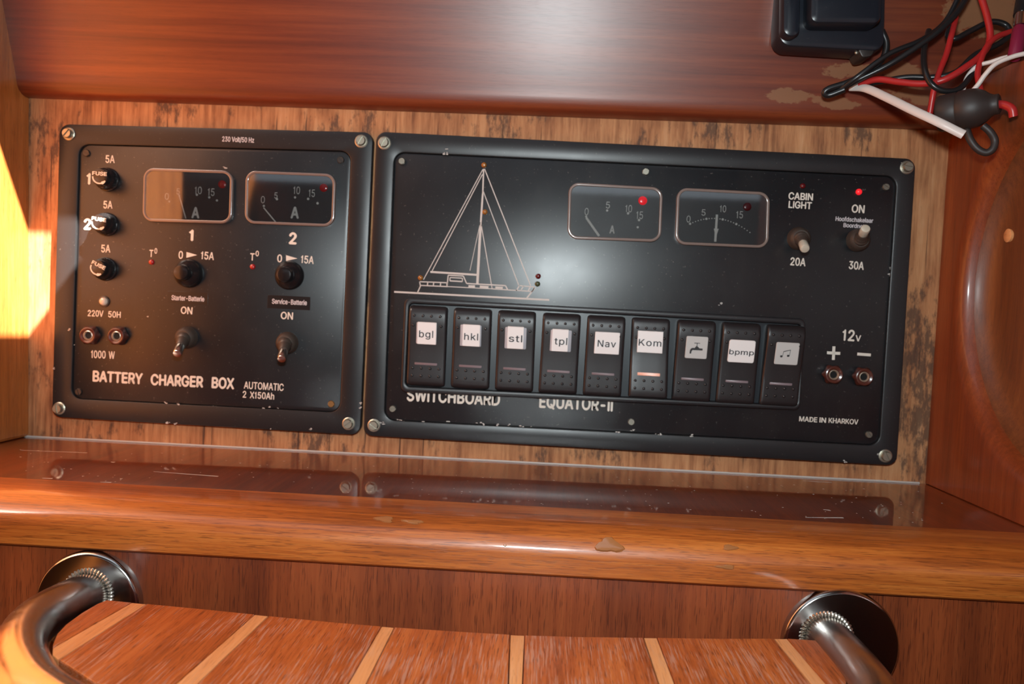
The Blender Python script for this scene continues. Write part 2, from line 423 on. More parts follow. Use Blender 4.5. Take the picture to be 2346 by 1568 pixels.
# right cheek with its dished round recess
hc = (-.1085, .024); HR = .085
top = [X(2190, 290, XR), X(2215, 235, XR), X(2240, 195, XR), X(2270, 165, XR), X(2310, 146, XR), X(2350, 134, XR), X(2420, 118, XR)]
poly = [(0.012, ZS), (.012, .1), (top[0].y*.4, top[0].z-.004)]+[(p.y, p.z) for p in top]+[(-.40, top[-1].z+.01), (-.40, ZS)]
def hit(cy, cz, a):
    dy, dz = math.cos(a), math.sin(a); best = 9
    for i in range(len(poly)):
        (y0, z0), (y1, z1) = poly[i], poly[(i+1) % len(poly)]
        ey, ez = y1-y0, z1-z0; den = dy*ez-dz*ey
        if abs(den) < 1e-12: continue
        t = ((y0-cy)*ez-(z0-cz)*ey)/den; u = ((y0-cy)*dz-(z0-cz)*dy)/den
        if t > 0 and -1e-6 <= u <= 1+1e-6: best = min(best, t)
    return best
angs = sorted([2*PI*i/96 for i in range(96)]+[math.atan2(z-hc[1], y-hc[0]) % (2*PI) for y, z in poly])
prof = [(HR+.009, 0.0), (HR+.0065, .0003), (HR+.004, .0011), (HR+.002, .0026), (HR+.0008, .0045), (HR, .007), (HR-.0015, .0105), (HR-.005, .0135), (HR-.012, .0152), (HR-.035, .017), (.02, .019), (.0004, .019)]
loops = []
def cp(y, z, dx): return Vector((xr(z)+dx, y, z))
R0 = []
for a in angs:
    t = hit(hc[0], hc[1], a); R0.append(t)
loops.append([cp(hc[0]+math.cos(a)*t, hc[1]+math.sin(a)*t, .022) for a, t in zip(angs, R0)])
loops.append([cp(hc[0]+math.cos(a)*t, hc[1]+math.sin(a)*t, .0006) for a, t in zip(angs, R0)])
loops.append([cp(hc[0]+math.cos(a)*(t-.0006), hc[1]+math.sin(a)*(t-.0006), 0) for a, t in zip(angs, R0)])
for r, dx in prof[:1]: loops.append([cp(hc[0]+math.cos(a)*min(r, t-.001), hc[1]+math.sin(a)*min(r, t-.001), dx) for a, t in zip(angs, R0)])
for r, dx in prof[1:6]: loops.append([cp(hc[0]+math.cos(a)*min(r, t-.0012), hc[1]+math.sin(a)*min(r, t-.0012), dx) for a, t in zip(angs, R0)])
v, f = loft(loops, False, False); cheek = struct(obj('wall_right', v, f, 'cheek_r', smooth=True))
loops = [[cp(hc[0]+math.cos(a)*r, hc[1]+math.sin(a)*r, dx) for a in angs] for r, dx in prof[5:]]
v, f = loft(loops, False, True); obj('dished_recess', v, f, 'dish', cheek, smooth=True, label='darker round hollow in the wooden side')
best = None
for k in range(400):            # where the line of sight meets the hollow's surface
    dx = k*.00005; q = X(2311, 540, XR+dx); rr = math.hypot(q.y-hc[0], q.z-hc[1])
    pr_ = prof[5:]; sd = 0
    for (ra, da), (rb, db) in zip(pr_, pr_[1:]):
        if rb <= rr <= ra: sd = da+(db-da)*(ra-rr)/(ra-rb)
    q = X(2311, 540, xr(q.z)+dx)
    if sd and (best is None or abs(sd-dx) < best[0]): best = (abs(sd-dx), q)
pl = best[1]+Vector((-.0009, 0, 0)); v, f = lathe([(.0034, 0), (.0034, .0012), (.0028, .0016)], pl+Vector((.0015, 0, 0)), (-1, 0, 0), 20)
obj('wood_plug', v, f, 'inlay', cheek, smooth=True, label='pale round wood plug')
# rough wall behind the cable gap, top right
v, f = box(.243, .26, -.12, .015, .07, .36); struct(obj('wall_right_rear', v, f, 'rough'))
# valance above the panels: leans out over them, rounded lower edge
prof = [(.012, .1075), (-.0035, .1078), (-.0062, .1085), (-.0088, .1102), (-.0104, .1128), (-.0112, .116), (-.0125, .121), (-.030, .178), (-.052, .25), (-.095, .39), (-.07, .398), (.012, .398)]
zl = [225, 300]
def tilt(x): return (x-XL)/(XR-XL)
dzR = (bTR.z-bTL.z)
v = []; f = []
NX = 12; x0, x1 = -.32, .242
for i in range(NX+1):
    x = x0+(x1-x0)*i/NX
    zo = bTL.z+dzR*tilt(x)-.1078
    for (y, z) in prof: v.append(Vector((x, y, z+(zo if z < .39 else 0))))
n = len(prof)
for i in range(NX):
    for k in range(n):
        j = (k+1) % n; f.append((i*n+k, i*n+j, (i+1)*n+j, (i+1)*n+k))
f.append(tuple(range(n))); f.append(tuple(NX*n+k for k in range(n)))
def valance_mat():
    mt = M['valance']; t = NT(mt)
    src = t.b.inputs['Base Color'].links[0].from_socket
    geo = t.tc.outputs['Object']; sep = t.n('ShaderNodeSeparateXYZ'); t.l(geo, sep.inputs[0])
    nz = t.noise(t.map((70, 70, 110)), 1, 4, .7)
    tot = None
    for (px, py, rx, rz) in [(1845, 206, .017, .004), (1950, 222, .013, .0035), (1975, 150, .018, .004), (2070, 150, .02, .006), (2130, 205, .018, .005), (2260, 20, .028, .014)]:
        c = Y(px, py, -.025)
        ex = t.math('DIVIDE', t.math('SUBTRACT', sep.outputs[0], c.x), rx); ez = t.math('DIVIDE', t.math('SUBTRACT', sep.outputs[2], c.z), rz)
        d = t.math('ADD', t.math('MULTIPLY', ex, ex), t.math('MULTIPLY', ez, ez))
        d = t.math('ADD', d, t.math('MULTIPLY', t.math('SUBTRACT', nz, .5), 4.5))
        mk = t.ramp(d, [(.55, (1, 1, 1)), (.8, (0, 0, 0))])
        tot = mk if tot is None else t.math('MAXIMUM', tot, mk)
    c = t.mix(t.math('MULTIPLY', tot, .8), src, (.26, .125, .06)); t.l(c, t.b.inputs['Base Color'])
    t.l(t.math('SUBTRACT', .35, t.math('MULTIPLY', tot, .35)), t.b.inputs['Coat Weight'])
valance_mat()
struct(obj('trim_1', v, f, 'valance', smooth=True))
# apron wall under the nosing
YN = -.135
v, f = box(-.33, .32, -.1325, -.11, -.45, -.1); struct(obj('wall_below', v, f, 'apron'))
# unseen cabin; roof and rear wall are shaped to steer sun and sky light
ROOF = .40
def sunhole(x, z):      # where the sun ray through (x, -.005, z) crosses the roof
    t = (ROOF-z)/1.8; return (x+1.3*t, -.005-t)
H = [sunhole(-.2405, .0425), sunhole(-.97, .0425), sunhole(-.97, -.45), sunhole(-.44, -.45), sunhole(-.345, -.10)]
xs0, xs1 = -.75, .75
def sunmask_mesh(z0, z1):
    # added roof plate masking the sun, opening cut to the wanted sun patch, built from convex pieces around the hole
    mb = MB()
    def plate(outer, hole):
        for i in range(5):
            q = [outer[i], outer[(i+1) % 5], hole[(i+1) % 5], hole[i]]
            vv = [Vector((p[0], p[1], z0)) for p in q]+[Vector((p[0], p[1], z1)) for p in q]
            mb.add(vv, [(0, 1, 2, 3), (4, 5, 6, 7), (0, 1, 5, 4), (1, 2, 6, 5), (2, 3, 7, 6), (3, 0, 4, 7)])
    plate([(xs1, .1), (xs0, .1), (xs0, -1.6), (xs1, -1.6), (xs1, -.2)], H)
    return mb
struct(sunmask_mesh(ROOF, ROOF+.004).build('roof_sun_mask', 'cabin'))
v, f = box(-.78, -.75, -1.6, .1, -.9, .40); struct(obj('wall_left_cabin', v, f, 'cheek_l'))
v, f = box(.75, .78, -1.6, .1, -.9, .40); struct(obj('wall_right_cabin', v, f, 'cabin'))
v, f = box(-.75, .75, -1.63, -1.6, -.9, .31); struct(obj('wall_rear_sky_mask', v, f, 'cabin'))  # unseen wall added, height set to limit the sky reflected in the meters
v, f = box(-.75, .75, -1.6, -.11, -.93, -.9); struct(obj('floor', v, f, 'cabin'))
v, f = box(-.75, .75, .1, .12, -.9, .4); struct(obj('wall_front_cabin', v, f, 'cabin'))

# ================================================================== SHELF (board + rounded nosing)
shelf = thing('shelf', 'glossy reddish mahogany shelf with a rounded paler front nosing below the two panels', 'shelf', (0, -.06, ZS))
YS = -.1015
def zsh(x): return ZS
v = [Vector(p) for p in [(-.31, 0.0, ZS), (.25, 0.0, ZS), (.32, YS, ZS), (-.33, YS, ZS)]]; v += [p+Vector((0, 0, -.012)) for p in v]
f = [(0, 1, 2, 3), (4, 5, 6, 7), (0, 1, 5, 4), (1, 2, 6, 5), (2, 3, 7, 6), (3, 0, 4, 7)]
obj('shelf_board', v, f, 'shelf', shelf, label='dark glossy veneered shelf board')
pr = [(YS+.0001, ZS), (-.1175, ZS-.0001)]
for k in range(1, 13):
    a = k/12*PI/2; pr.append((-.1175-.0175*math.sin(a), ZS-.0001-.0115*(1-math.cos(a))))
pr += [(YN, -.0985), (YN+.0002, -.1015), (YN+.0012, -.1025), (-.1325, -.1027), (YS+.0001, -.1027)]
v = []; f = []; n = len(pr); NX = 60
for i in range(NX+1):
    x = -.33+.65*i/NX
    for (y, z) in pr: v.append(Vector((x, y, z)))
for i in range(NX):
    for k in range(n):
        j = (k+1) % n; f.append((i*n+k, i*n+j, (i+1)*n+j, (i+1)*n+k))
f.append(tuple(range(n))); f.append(tuple(NX*n+k for k in range(n)))
obj('nosing', v, f, 'nosing', shelf, smooth=True, label='orange brown rounded nosing')
obj('sealant_bead', *tube(spline([Vector((x, -.0006, ZS+.0003)) for x in (-.295, -.2, -.1, 0, .1, .21)], 4), .0006, 8), 'pilldust', shelf, smooth=True, label='thin pale bead along the back edge')
# varnish scars and fillers on the nosing
def noz(px, py):
    """point on the nosing surface seen at a measured place"""
    best = None
    r = ray(px, py)
    for k in range(4, n-1):
        (ya, za), (yb, zb) = pr[k-3], pr[k-2]
        for (y, z) in ((ya+(yb-ya)*u/6, za+(zb-za)*u/6) for u in range(7)):
            t = (y-EYE.y)/r.y; e = abs((EYE+r*t).z-z)
            if best is None or e < best[0]: best = (e, EYE+r*t, (y, z))
    p = best[1]; return Vector((p.x, best[2][0], best[2][1]))
def scar(px, py, wpx, hpx, seed, name='varnish_scar'):
    rnd = random.Random(seed); c = noz(px, py); s = .335/F
    up = (noz(px, py-12)-noz(px, py+12)).normalized(); rx = Vector((1, 0, 0)); nm = rx.cross(up).normalized()
    if nm.y > 0: nm = -nm
    V = [c+nm*.0005]; N = 18
    for q, h in ((.55, .0006), (.85, .00045), (1, -.0006)):
        for i in range(N):
            a = 2*PI*i/N; k = q*(1+.22*math.sin(a*3+seed)+rnd.uniform(-.12, .12)*(q > .8))
            V.append(c+rx*math.cos(a)*wpx/2*s*k+up*math.sin(a)*hpx/2*s*k+nm*h)
    Fc = [(0, 1+i, 1+(i+1) % N) for i in range(N)]
    for L in range(2):
        for i in range(N): j = (i+1) % N; Fc.append((1+L*N+i, 1+L*N+j, 1+(L+1)*N+j, 1+(L+1)*N+i))
    return obj(name, V, Fc, 'filler', shelf, smooth=True)
scar(1395, 1249, 62, 34, 3); scar(880, 1191, 45, 20, 5); scar(945, 1196, 50, 12, 6); scar(1672, 1256, 36, 14, 8); scar(1662, 1300, 46, 10, 11); scar(1157, 1250, 7, 5, 12)

# pale scratches lying in the shelf varnish
sb = MB()
def scratch(a, b, wpx):
    p, q = Z(*a, ZS), Z(*b, ZS); s = Vector((0, 1, 0))*wpx*.37/F; e = Vector((0, 0, .00004))
    sb.add([p-s*.2, q-s, q+s, p+s*.2, p-s*.2+e, q-s+e, q+s+e, p+s*.2+e], [(4, 5, 6, 7), (0, 1, 5, 4), (1, 2, 6, 5), (2, 3, 7, 6), (3, 0, 4, 7)])
for a, b, k in [((352, 1081), (500, 1092), 3), ((254, 1059), (262, 1060), 5), ((97, 1096), (120, 1097), 3), ((1845, 1186), (1932, 1187), 4), ((1886, 1168), (1902, 1170), 4), ((275, 1097), (279, 1098), 5), ((188, 1091), (191, 1092), 4), ((1840, 1102), (1905, 1106), 3), ((47, 1032), (200, 1038), 2), ((230, 1105), (255, 1106), 3)]: scratch(a, b, k)
rnd = random.Random(3)
for i in range(150):
    x = rnd.uniform(30, 2200); y = 1020+x*.05+rnd.uniform(0, 75)
    scratch((x, y), (x+rnd.choice([2, 2, 3, 4]), y+.2), 2.0)
sb.build('scratches', 'pilldust', shelf, kind='stuff', label='pale nicks and scratches')

# ================================================================== PANELS
YF = -.005      # front of the raised frames
YP = -.0038     # front of the inner face plates
def screw_mesh(name, r, h, slot, mat):
    mb = MB(); mb.add(*lathe([(r, 0), (r, h*.45), (r*.96, h*.6)], (0, 0, 0), seg=20))
    for sgn in (1, -1):
        pts = []
        w0 = slot/2
        a0 = math.asin(w0/(r*.96))
        for i in range(11):
            a = a0+(PI-2*a0)*i/10; pts.append((math.cos(a)*r*.96, math.sin(a)*r*.96*sgn))
        b = [Vector((p[0], -h*.6, p[1])) for p in pts]; t = [Vector((p[0]*.86, -h, sgn*w0+(p[1]-sgn*w0)*.86)) for p in pts]
        N = len(pts); mb.add(b+t, [tuple(range(N, 2*N))]+[(i, (i+1) % N, N+(i+1) % N, N+i) for i in range(N)])
    me = bpy.data.meshes.new(name); me.from_pydata([tuple(q) for q in mb.v], [], mb.f)
    bm = bmesh.new(); bm.from_mesh(me); bmesh.ops.recalc_face_normals(bm, faces=bm.faces); bm.to_mesh(me); bm.free()
    me.materials.append(M[mat]); return me
SM = {'big': screw_mesh('frame_screw', .0027, .0022, .0008, 'screw'), 'small': screw_mesh('plate_screw', .0019, .0012, .0007, 'dullscrew'),
      'dark': screw_mesh('plate_screw', .0020, .0010, .0006, 'darkscrew'), 'brass': screw_mesh('plate_screw', .0019, .0010, .0006, 'brass')}
wv, wf = lathe([(.0036, 0), (.0036, .0005), (.0031, .0008), (.002, .0008)], (0, 0, 0), seg=24)
WM = bpy.data.meshes.new('washer'); WM.from_pydata([tuple(q) for q in wv], [], wf); WM.materials.append(M['screw'])
def put_screw(px, py, plane, kind, ang, parent, washer=False, label=None):
    o = bpy.data.objects.new('screw', SM[kind]); COL.objects.link(o); o.parent = parent
    p = Y(px, py, plane)-ORG[parent]; o.location = p+Vector((0, -.0007 if washer else 0, 0)); o.rotation_euler = (0, math.radians(ang), 0)
    if label: o['label'] = label
    if washer:
        w_ = bpy.data.objects.new('washer', WM); COL.objects.link(w_); w_.parent = o; w_.location = (0, .0007, 0)
    return o
def part(name, vf, mat, parent, **k): return obj(name, vf[0], vf[1], mat, parent, **k)
def quad(c, y): return [Y(px, py, y) for px, py in c]
def panel(root, outer, inner):
    po = rquad(quad(outer, YF), .0055, 8); pi_ = rquad(quad(inner, YF), .006, 8)
    part('frame', ring(po, pi_, 0, YF, .0007), 'frame', root, smooth=True, label='raised matt black border frame')
    pf = inset(pi_, .00025)
    part('face_plate', slab(pf, -.0002, YP, .0003), 'face', root, smooth=True, label='satin black face plate')
    return po, pi_
def chips(root, pts, seed):
    rnd = random.Random(seed); mb = MB()
    for (px, py, wd, pl_) in pts:
        for k in range(rnd.randint(2, 4)):
            c = Y(px+rnd.uniform(-wd, wd), py+rnd.uniform(-2.5, 2.5), pl_-.00002); N = 6; s = PXM*rnd.uniform(1.0, 2.6)
            V = [c+Vector((math.cos(2*PI*i/N)*s*rnd.uniform(.7, 2.0), 0, math.sin(2*PI*i/N)*s*rnd.uniform(.4, 1))) for i in range(N)]
            V += [p+Vector((0, -.00006, 0)) for p in V]
            mb.add(V, [tuple(range(N, 2*N))]+[(i, (i+1) % N, N+(i+1) % N, N+i) for i in range(N)])
    mb.build('paint_chips', 'pilldust', root, kind='stuff', label='small pale chips in the black paint')
def led(px, py, plane, r, mat, parent, name='indicator_lamp', label=None, h=None):
    r *= PXM; h = h or r*.9
    return part(name, lathe([(r, 0), (r*.97, h*.35), (r*.8, h*.7), (r*.5, h*.93), (r*.15, h)], Y(px, py, plane), seg=18), mat, parent, smooth=True, label=label)

# ---------------------------------------------------------------- battery charger panel
CH = thing('battery_charger_panel', 'black battery charger panel with two ammeters, fuses and knobs, screwed on at the left', 'control panel', Y(487, 640, 0))
panel(CH, [(136, 284), (855, 303), (825, 998), (118, 956)], [(181, 330), (804, 346), (778, 946), (163, 914)])
for px, py, a in [(158, 307, -50), (828, 324, -60), (136, 936, 80), (799, 971, -35)]: put_screw(px, py, YF, 'big', a, CH, True)
for px, py, k, a in [(199, 351, 'dark', 20), (781, 367, 'dark', 50), (181, 898, 'dark', 70), (759, 926, 'brass', 0)]: put_screw(px, py, YP, k, a, CH, label='small brass screw' if k == 'brass' else None)
def T(*a, **k): return text(*a, plane=YP-.00003, parent=CH, **k)
text('230 Volt/50 Hz', 509, 324, 582, 327, 11, YF-.00003, CH, mat='tapewhite', off=.02)
for s, a in [('5A', (242, 373, 263, 373.6, 17)), ('5A', (237, 477.5, 258, 478, 17)), ('5A', (232, 578, 253, 578.6, 17)),
             ('0', (409, 592.5, 419, 593, 17)), ('15A', (460, 593.5, 490, 596, 17)), ('0', (635, 600.5, 646, 601, 17)), ('15A', (689, 602.5, 718.5, 605, 17)),
             ('220V', (201, 724.5, 237, 726, 14)), ('50H', (248, 727, 276.5, 728.5, 14)), ('1000', (208.5, 820, 242, 821.5, 17)), ('W', (249, 822, 263, 822.5, 17)),
             ('ON', (414, 718.5, 440.5, 720.5, 16)), ('ON', (643, 730.6, 671, 732.5, 16)), ('T', (342, 588.5, 351, 589, 16)), ('0', (354, 581, 360, 581.3, 12)),
             ('T', (573, 596.5, 583, 597, 16)), ('0', (585.5, 587, 593, 587.3, 12)),
             ('AUTOMATIC', (558.6, 890.4, 649.6, 896, 16)), ('2', (556, 911, 564, 911.4, 15)), ('X150Ah', (572, 912.5, 628, 915.8, 15))]: T(s, *a, off=.018)
for s, a in [('1', (198, 421.5, 207, 422, 24)), ('2', (192, 525.5, 209, 526, 24)), ('1', (433, 551, 443, 551.5, 24)), ('2', (661.5, 558.5, 679.5, 559.5, 25)),
             ('BATTERY', (212, 873.5, 327, 880.2, 24)), ('CHARGER', (345, 881.5, 465.5, 887.5, 24)), ('BOX', (484.6, 888.5, 536.6, 891.5, 24))]: T(s, *a, off=.035)
for nm, p in (('pointer_mark', [(427.3, 577.6), (452, 584.8), (427.3, 591)]), ('pointer_mark', [(655.5, 585), (681.6, 592.5), (655.5, 598.3)])):
    q = [Y(*c, YP) for c in p]; part(nm, slab(q, YP, YP-.00015, .00004), 'white', CH)
# cartridge fuse holders
for (bx, by, tx, ty, rot) in [(248, 412, 234, 405, 2), (246, 514.5, 230, 507.5, 6), (243, 617, 227.5, 613, 24)]:
    hh = .0088
    p = Y(bx, by, YP); knurl = lambda k, i: 1.0 if (k < 3 or k > 6 or i % 2) else .955
    fz = part('fuse_holder', lathe([(.0066, 0), (.0066, .0008), (.0063, .0012), (.0061, .0014), (.0060, .0042), (.0055, .0050), (.0050, .0054), (.0047, .0058), (.0046, hh-.0006), (.0043, hh-.0001), (.0040, hh)], p, seg=56, mod=knurl), 'knob', CH, smooth=True)
    c = p+Vector((0, -hh-.00003, 0)); R = Matrix.Rotation(math.radians(rot), 3, 'Y')
    text3('FUSE', c+R@Vector((-.0042, 0, .0009)), R@Vector((.0082, 0, 0)), R@Vector((0, 0, .0019)), 'white', fz, off=.03, label='lettering FUSE')
    mb = MB(); N = 14
    V = []
    for i in range(N+1):
        a = math.radians(178+rot*0+(150)*i/N); wv_ = .00035 if i < N-3 else .00035+.0005*(N-i)/3
        for rr in (.0038-wv_, .0038+wv_): V.append(c+R@Vector((math.cos(a)*rr, 0, math.sin(a)*rr*.92)))
    V += [q+Vector((0, -.0001, 0)) for q in V]; K = 2*(N+1)
    mb.add(V, [(K+2*i, K+2*i+1, K+2*i+3, K+2*i+2) for i in range(N)]+[(2*i, 2*i+2, K+2*i+2, K+2*i) for i in range(N)]+[(2*i+1, 2*i+3, K+2*i+3, K+2*i+1) for i in range(N)])
    mb.build('arrow_mark', 'white', fz)
# control knobs
for (bx, by) in [(434, 627), (664.5, 631.5)]:
    p = Y(bx, by, YP)
    kn = part('control_knob', lathe([(.0080, 0), (.0080, .001), (.0076, .0028), (.0066, .0045), (.0052, .0056), (.0046, .0062), (.0044, .0068)], p, seg=36), 'knob', CH, smooth=True)
    part('knob_cap', lathe([(.0043, .0066), (.0042, .0105), (.0038, .0112), (.0030, .0114)], p, seg=28), 'knob', kn, smooth=True)
# toggle switches
def toggle(bx, by, tx, ty, depth, parent, tipmat='nickel', r=.0024, br=.0062):
    p = Y(bx, by, YP); e = Y(tx, ty, YP-depth)
    t = part('toggle_switch', lathe([(br, 0), (br, .0012), (br*.95, .0016), (br*.93, .0030), (br*.86, .0042), (br*.7, .0052), (br*.66, .0054)], p, seg=30), 'boot', parent, smooth=True)
    s = p+Vector((0, -.004, 0)); d = (e-s); L = d.length
    part('boot', lathe([(br*.62, 0), (br*.66, L*.12), (br*.55, L*.2), (br*.58, L*.26), (br*.46, L*.36), (br*.44, L*.5), (r*1.05, L*.52)], s, d, 24), 'boot', t, smooth=True)
    part('lever', lathe([(r*.8, L*.3), (r*.95, L*.45), (r, L*.6), (r*1.02, L*.94), (r*.9, L*.985), (r*.6, L)], s, d, 24), tipmat, t, smooth=True, label='bright metal lever')
    return t
toggle(429, 774, 405.5, 812, .0165, CH); toggle(659, 786, 645, 824, .0165, CH)
# banana sockets
def socket(px, py, parent, depth=.0045):
    c = Y(px, py, YP-depth); c.y = YP
    hexm = lambda k, i: 1.0 if k >= 3 else (1.0+.09*math.cos(6*2*PI*i/36))
    s = part('banana_socket', lathe([(.0050, 0), (.0052, .0006), (.0050, depth*.6), (.0046, depth*.8), (.0045, depth*.96), (.0040, depth), (.0030, depth-.0004), (.0026, depth-.0012), (.0024, depth-.003)], c, seg=36, mod=hexm), 'bakelite', parent, smooth=True)
    part('contact_ring', lathe([(.0027, depth-.0018), (.0027, depth-.0006), (.0024, depth-.0004), (.0019, depth-.0012), (.0017, depth-.0022)], c, seg=24), 'contact', s, smooth=True)
    part('socket_hole', lathe([(.0018, depth-.0024), (.0018, depth-.00135)], c, seg=20), 'hole', s)
socket(199.5, 769, CH); socket(264.5, 770.5, CH)
led(347.5, 601, YP, 6.5, 'red', CH, label='small red lamp'); led(579, 611.5, YP, 6.5, 'red', CH, label='small red lamp')
part('lamp_bezel', lathe([(.0032, 0), (.0032, .0006), (.0026, .0008)], Y(238.5, 691.5, YP), seg=24), 'darkscrew', CH, smooth=True)
led(238, 691, YP-.0005, 10, 'clear', CH, label='clear round lamp')
# embossed label tapes
for q, s, a in [([(384.5, 667), (477, 671.5), (476, 698), (384, 694)], 'Starter-Batterie', (393, 687.5, 468, 691.2, 11)), ([(614, 676), (711.5, 681), (710.5, 711.5), (612, 706)], 'Service-Batterie', (623, 695.8, 703, 699.6, 11))]:
    tp = part('label_tape', slab(rquad(quad(q, YP), .0004, 2), YP, YP-.00018, .00004), 'tape', CH, label='black tape label '+s)
    text(s, *a, YP-.0002, tp, mat='tapewhite', off=.022)

# panel meters
def meter(parent, q, nums, dots, needle, unit, lamp, lampmat, arc=None, needlew=3):
    cs = quad(q, YP); o = rquad(cs, .0058, 8); i_ = inset(o, .0016)
    rim = part('meter', ring(o, i_, YP, YP-.0022, .0005), 'bracket', parent, smooth=True, label='panel meter in a clear rounded rim')
    part('dial', slab(inset(o, .0009), YP, YP-.0003, .00005), 'dial', rim, label='dark dial')
    part('window', slab(inset(o, .0008), YP-.00165, YP-.0019, .0001), 'glass', rim, label='clear window')
    D = YP-.00034; dy = -.00034
    for s, x, y, h, w_ in nums: text(s, x-w_/2, y+h/2, x+w_/2, y+h/2+w_*.045, h, D, rim, mat='whiteline', name='numeral', off=.004, label='numeral '+s, thick=.00006)
    mb = MB()
    for x, y, r in dots:
        mb.add(*lathe([(r*PXM, 0), (r*PXM, .00008)], Y(x, y, D), seg=12))
    if dots: mb.build('scale_marks', 'whiteline', rim, label='pale scale dots')
    if unit:
        s, x, y, h, w_ = unit; text(s, x-w_/2, y+h/2, x+w_/2, y+h/2+w_*.045, h, D, rim, mat='whiteline', name='unit_letter', off=.03, label='letter '+s, thick=.00006)
    nb = MB(); strip(nb, needle[0], needle[1], needlew, YP-.0009, .00015); nb.build('needle', 'whiteline', rim)
    led(lamp[0], lamp[1], D, lamp[2], lampmat, rim, h=.0007, label='red lamp')
    return rim
meter(CH, [(333, 386), (537, 393), (533, 514), (330, 508)],
      [('0', 382, 450, 15, 9), ('5', 408, 438.5, 14, 7), ('10', 454, 436, 17, 16), ('15', 483.5, 440, 17, 15)],
      [(388, 462, 2.2), (451, 446.5, 2.6), (479.5, 452.5, 2.6), (497, 459.5, 2.6), (411, 449, 1.8)], [(410, 446), (426, 501)], ('A', 447.5, 487, 24, 18), (509, 422.5, 9.5), 'red', needlew=2.2)
meter(CH, [(566, 392), (771.5, 400), (767, 521), (563, 513)],
      [('0', 602, 457.5, 16, 9), ('5', 632, 448, 14, 7), ('10', 679.5, 436, 17, 15), ('15', 714, 442.5, 17, 14)],
      [(604.5, 472, 2.6), (634.5, 456.5, 2.6), (676, 452.5, 2.6), (706, 456, 2.8), (727.5, 466, 2.8)], [(604, 476), (634, 512)], ('A', 675, 487, 25, 19), (741.5, 430.5, 9.5), 'red', needlew=2.6)
chips(CH, [(500, 930, 12, YP), (612, 934, 10, YP), (635, 937, 3, YP), (380, 922, 8, YF), (405, 927, 6, YF), (828, 925, 2, YF), (826, 935, 2, YF), (158, 755, 2, YF), (168, 790, 2, YP), (385, 968, 4, YF), (402, 972, 3, YF), (712, 985, 3, YF), (618, 981, 4, YF), (515, 385, 5, YP), (340, 725, 2, YP), (123, 845, 2, YF)], 4)

# ---------------------------------------------------------------- switchboard panel
SB = thing('switchboard_panel', 'wide black switchboard panel with a sailboat outline and nine rocker switches', 'control panel', Y(1475, 680, 0))
panel(SB, [(862, 301), (2099, 364), (2055, 1068), (832, 999)], [(903, 348), (2056, 404), (2015, 1022), (880, 963)])
for px, py, a in [(881, 328, -60), (2077, 384, 10), (857, 975, 35), (2028, 1045, 60)]: put_screw(px, py, YF, 'big', a, SB, True)
for px, py, a in [(921, 370, 40), (1479, 394, -30), (2029, 429, 30), (900, 937, 0), (1446, 967, 80), (1990, 996, 50)]: put_screw(px, py, YP, 'small', a, SB)
def T2(*a, **k): return text(*a, plane=YP-.00003, parent=SB, **k)
for s, a in [('CABIN', (1806, 456.5, 1862, 459.5, 15)), ('LIGHT', (1806, 476, 1859, 479.5, 15)), ('ON', (1950.5, 486.5, 1980, 488.5, 17)), ('20A', (1810, 607.5, 1845, 610, 17)), ('30A', (1944, 616, 1978.5, 618.5, 17)),
             ('12', (1929, 780, 1957, 781.8, 24)), ('V', (1959.5, 781.8, 1972, 782.4, 13))]: T2(s, *a, off=.022)
for s, a in [('Hoofdschakelaar', (1914, 506, 2000, 511, 9.5)), ('Boordnet', (1932, 520.5, 1980, 523.5, 9)), ]: T2(s, *a, mat='tapewhite', off=.02)
for s, a in [('MADE', (1830.5, 965.5, 1872, 968, 11)), ('IN', (1877, 968, 1892, 969, 11)), ('KHARKOV', (1898, 969, 1966, 973, 11))]: T2(s, *a, off=.02)
for s, a in [('SWITCHBOARD', (931.5, 918, 1145, 929.3, 27)), ('EQUATOR-II', (1235, 933.5, 1403.5, 942.3, 27))]: T2(s, *a, off=.03, spacing=1.05)
mb = MB(); strip(mb, (1894.5, 808.5), (1925, 810.3), 6.5, YP); strip(mb, (1910.5, 794), (1909, 825), 6.5, YP); mb.build('plus_mark', 'white', SB)
mb = MB(); strip(mb, (1964, 811.5), (1995, 813.8), 6.5, YP); mb.build('minus_mark', 'white', SB)
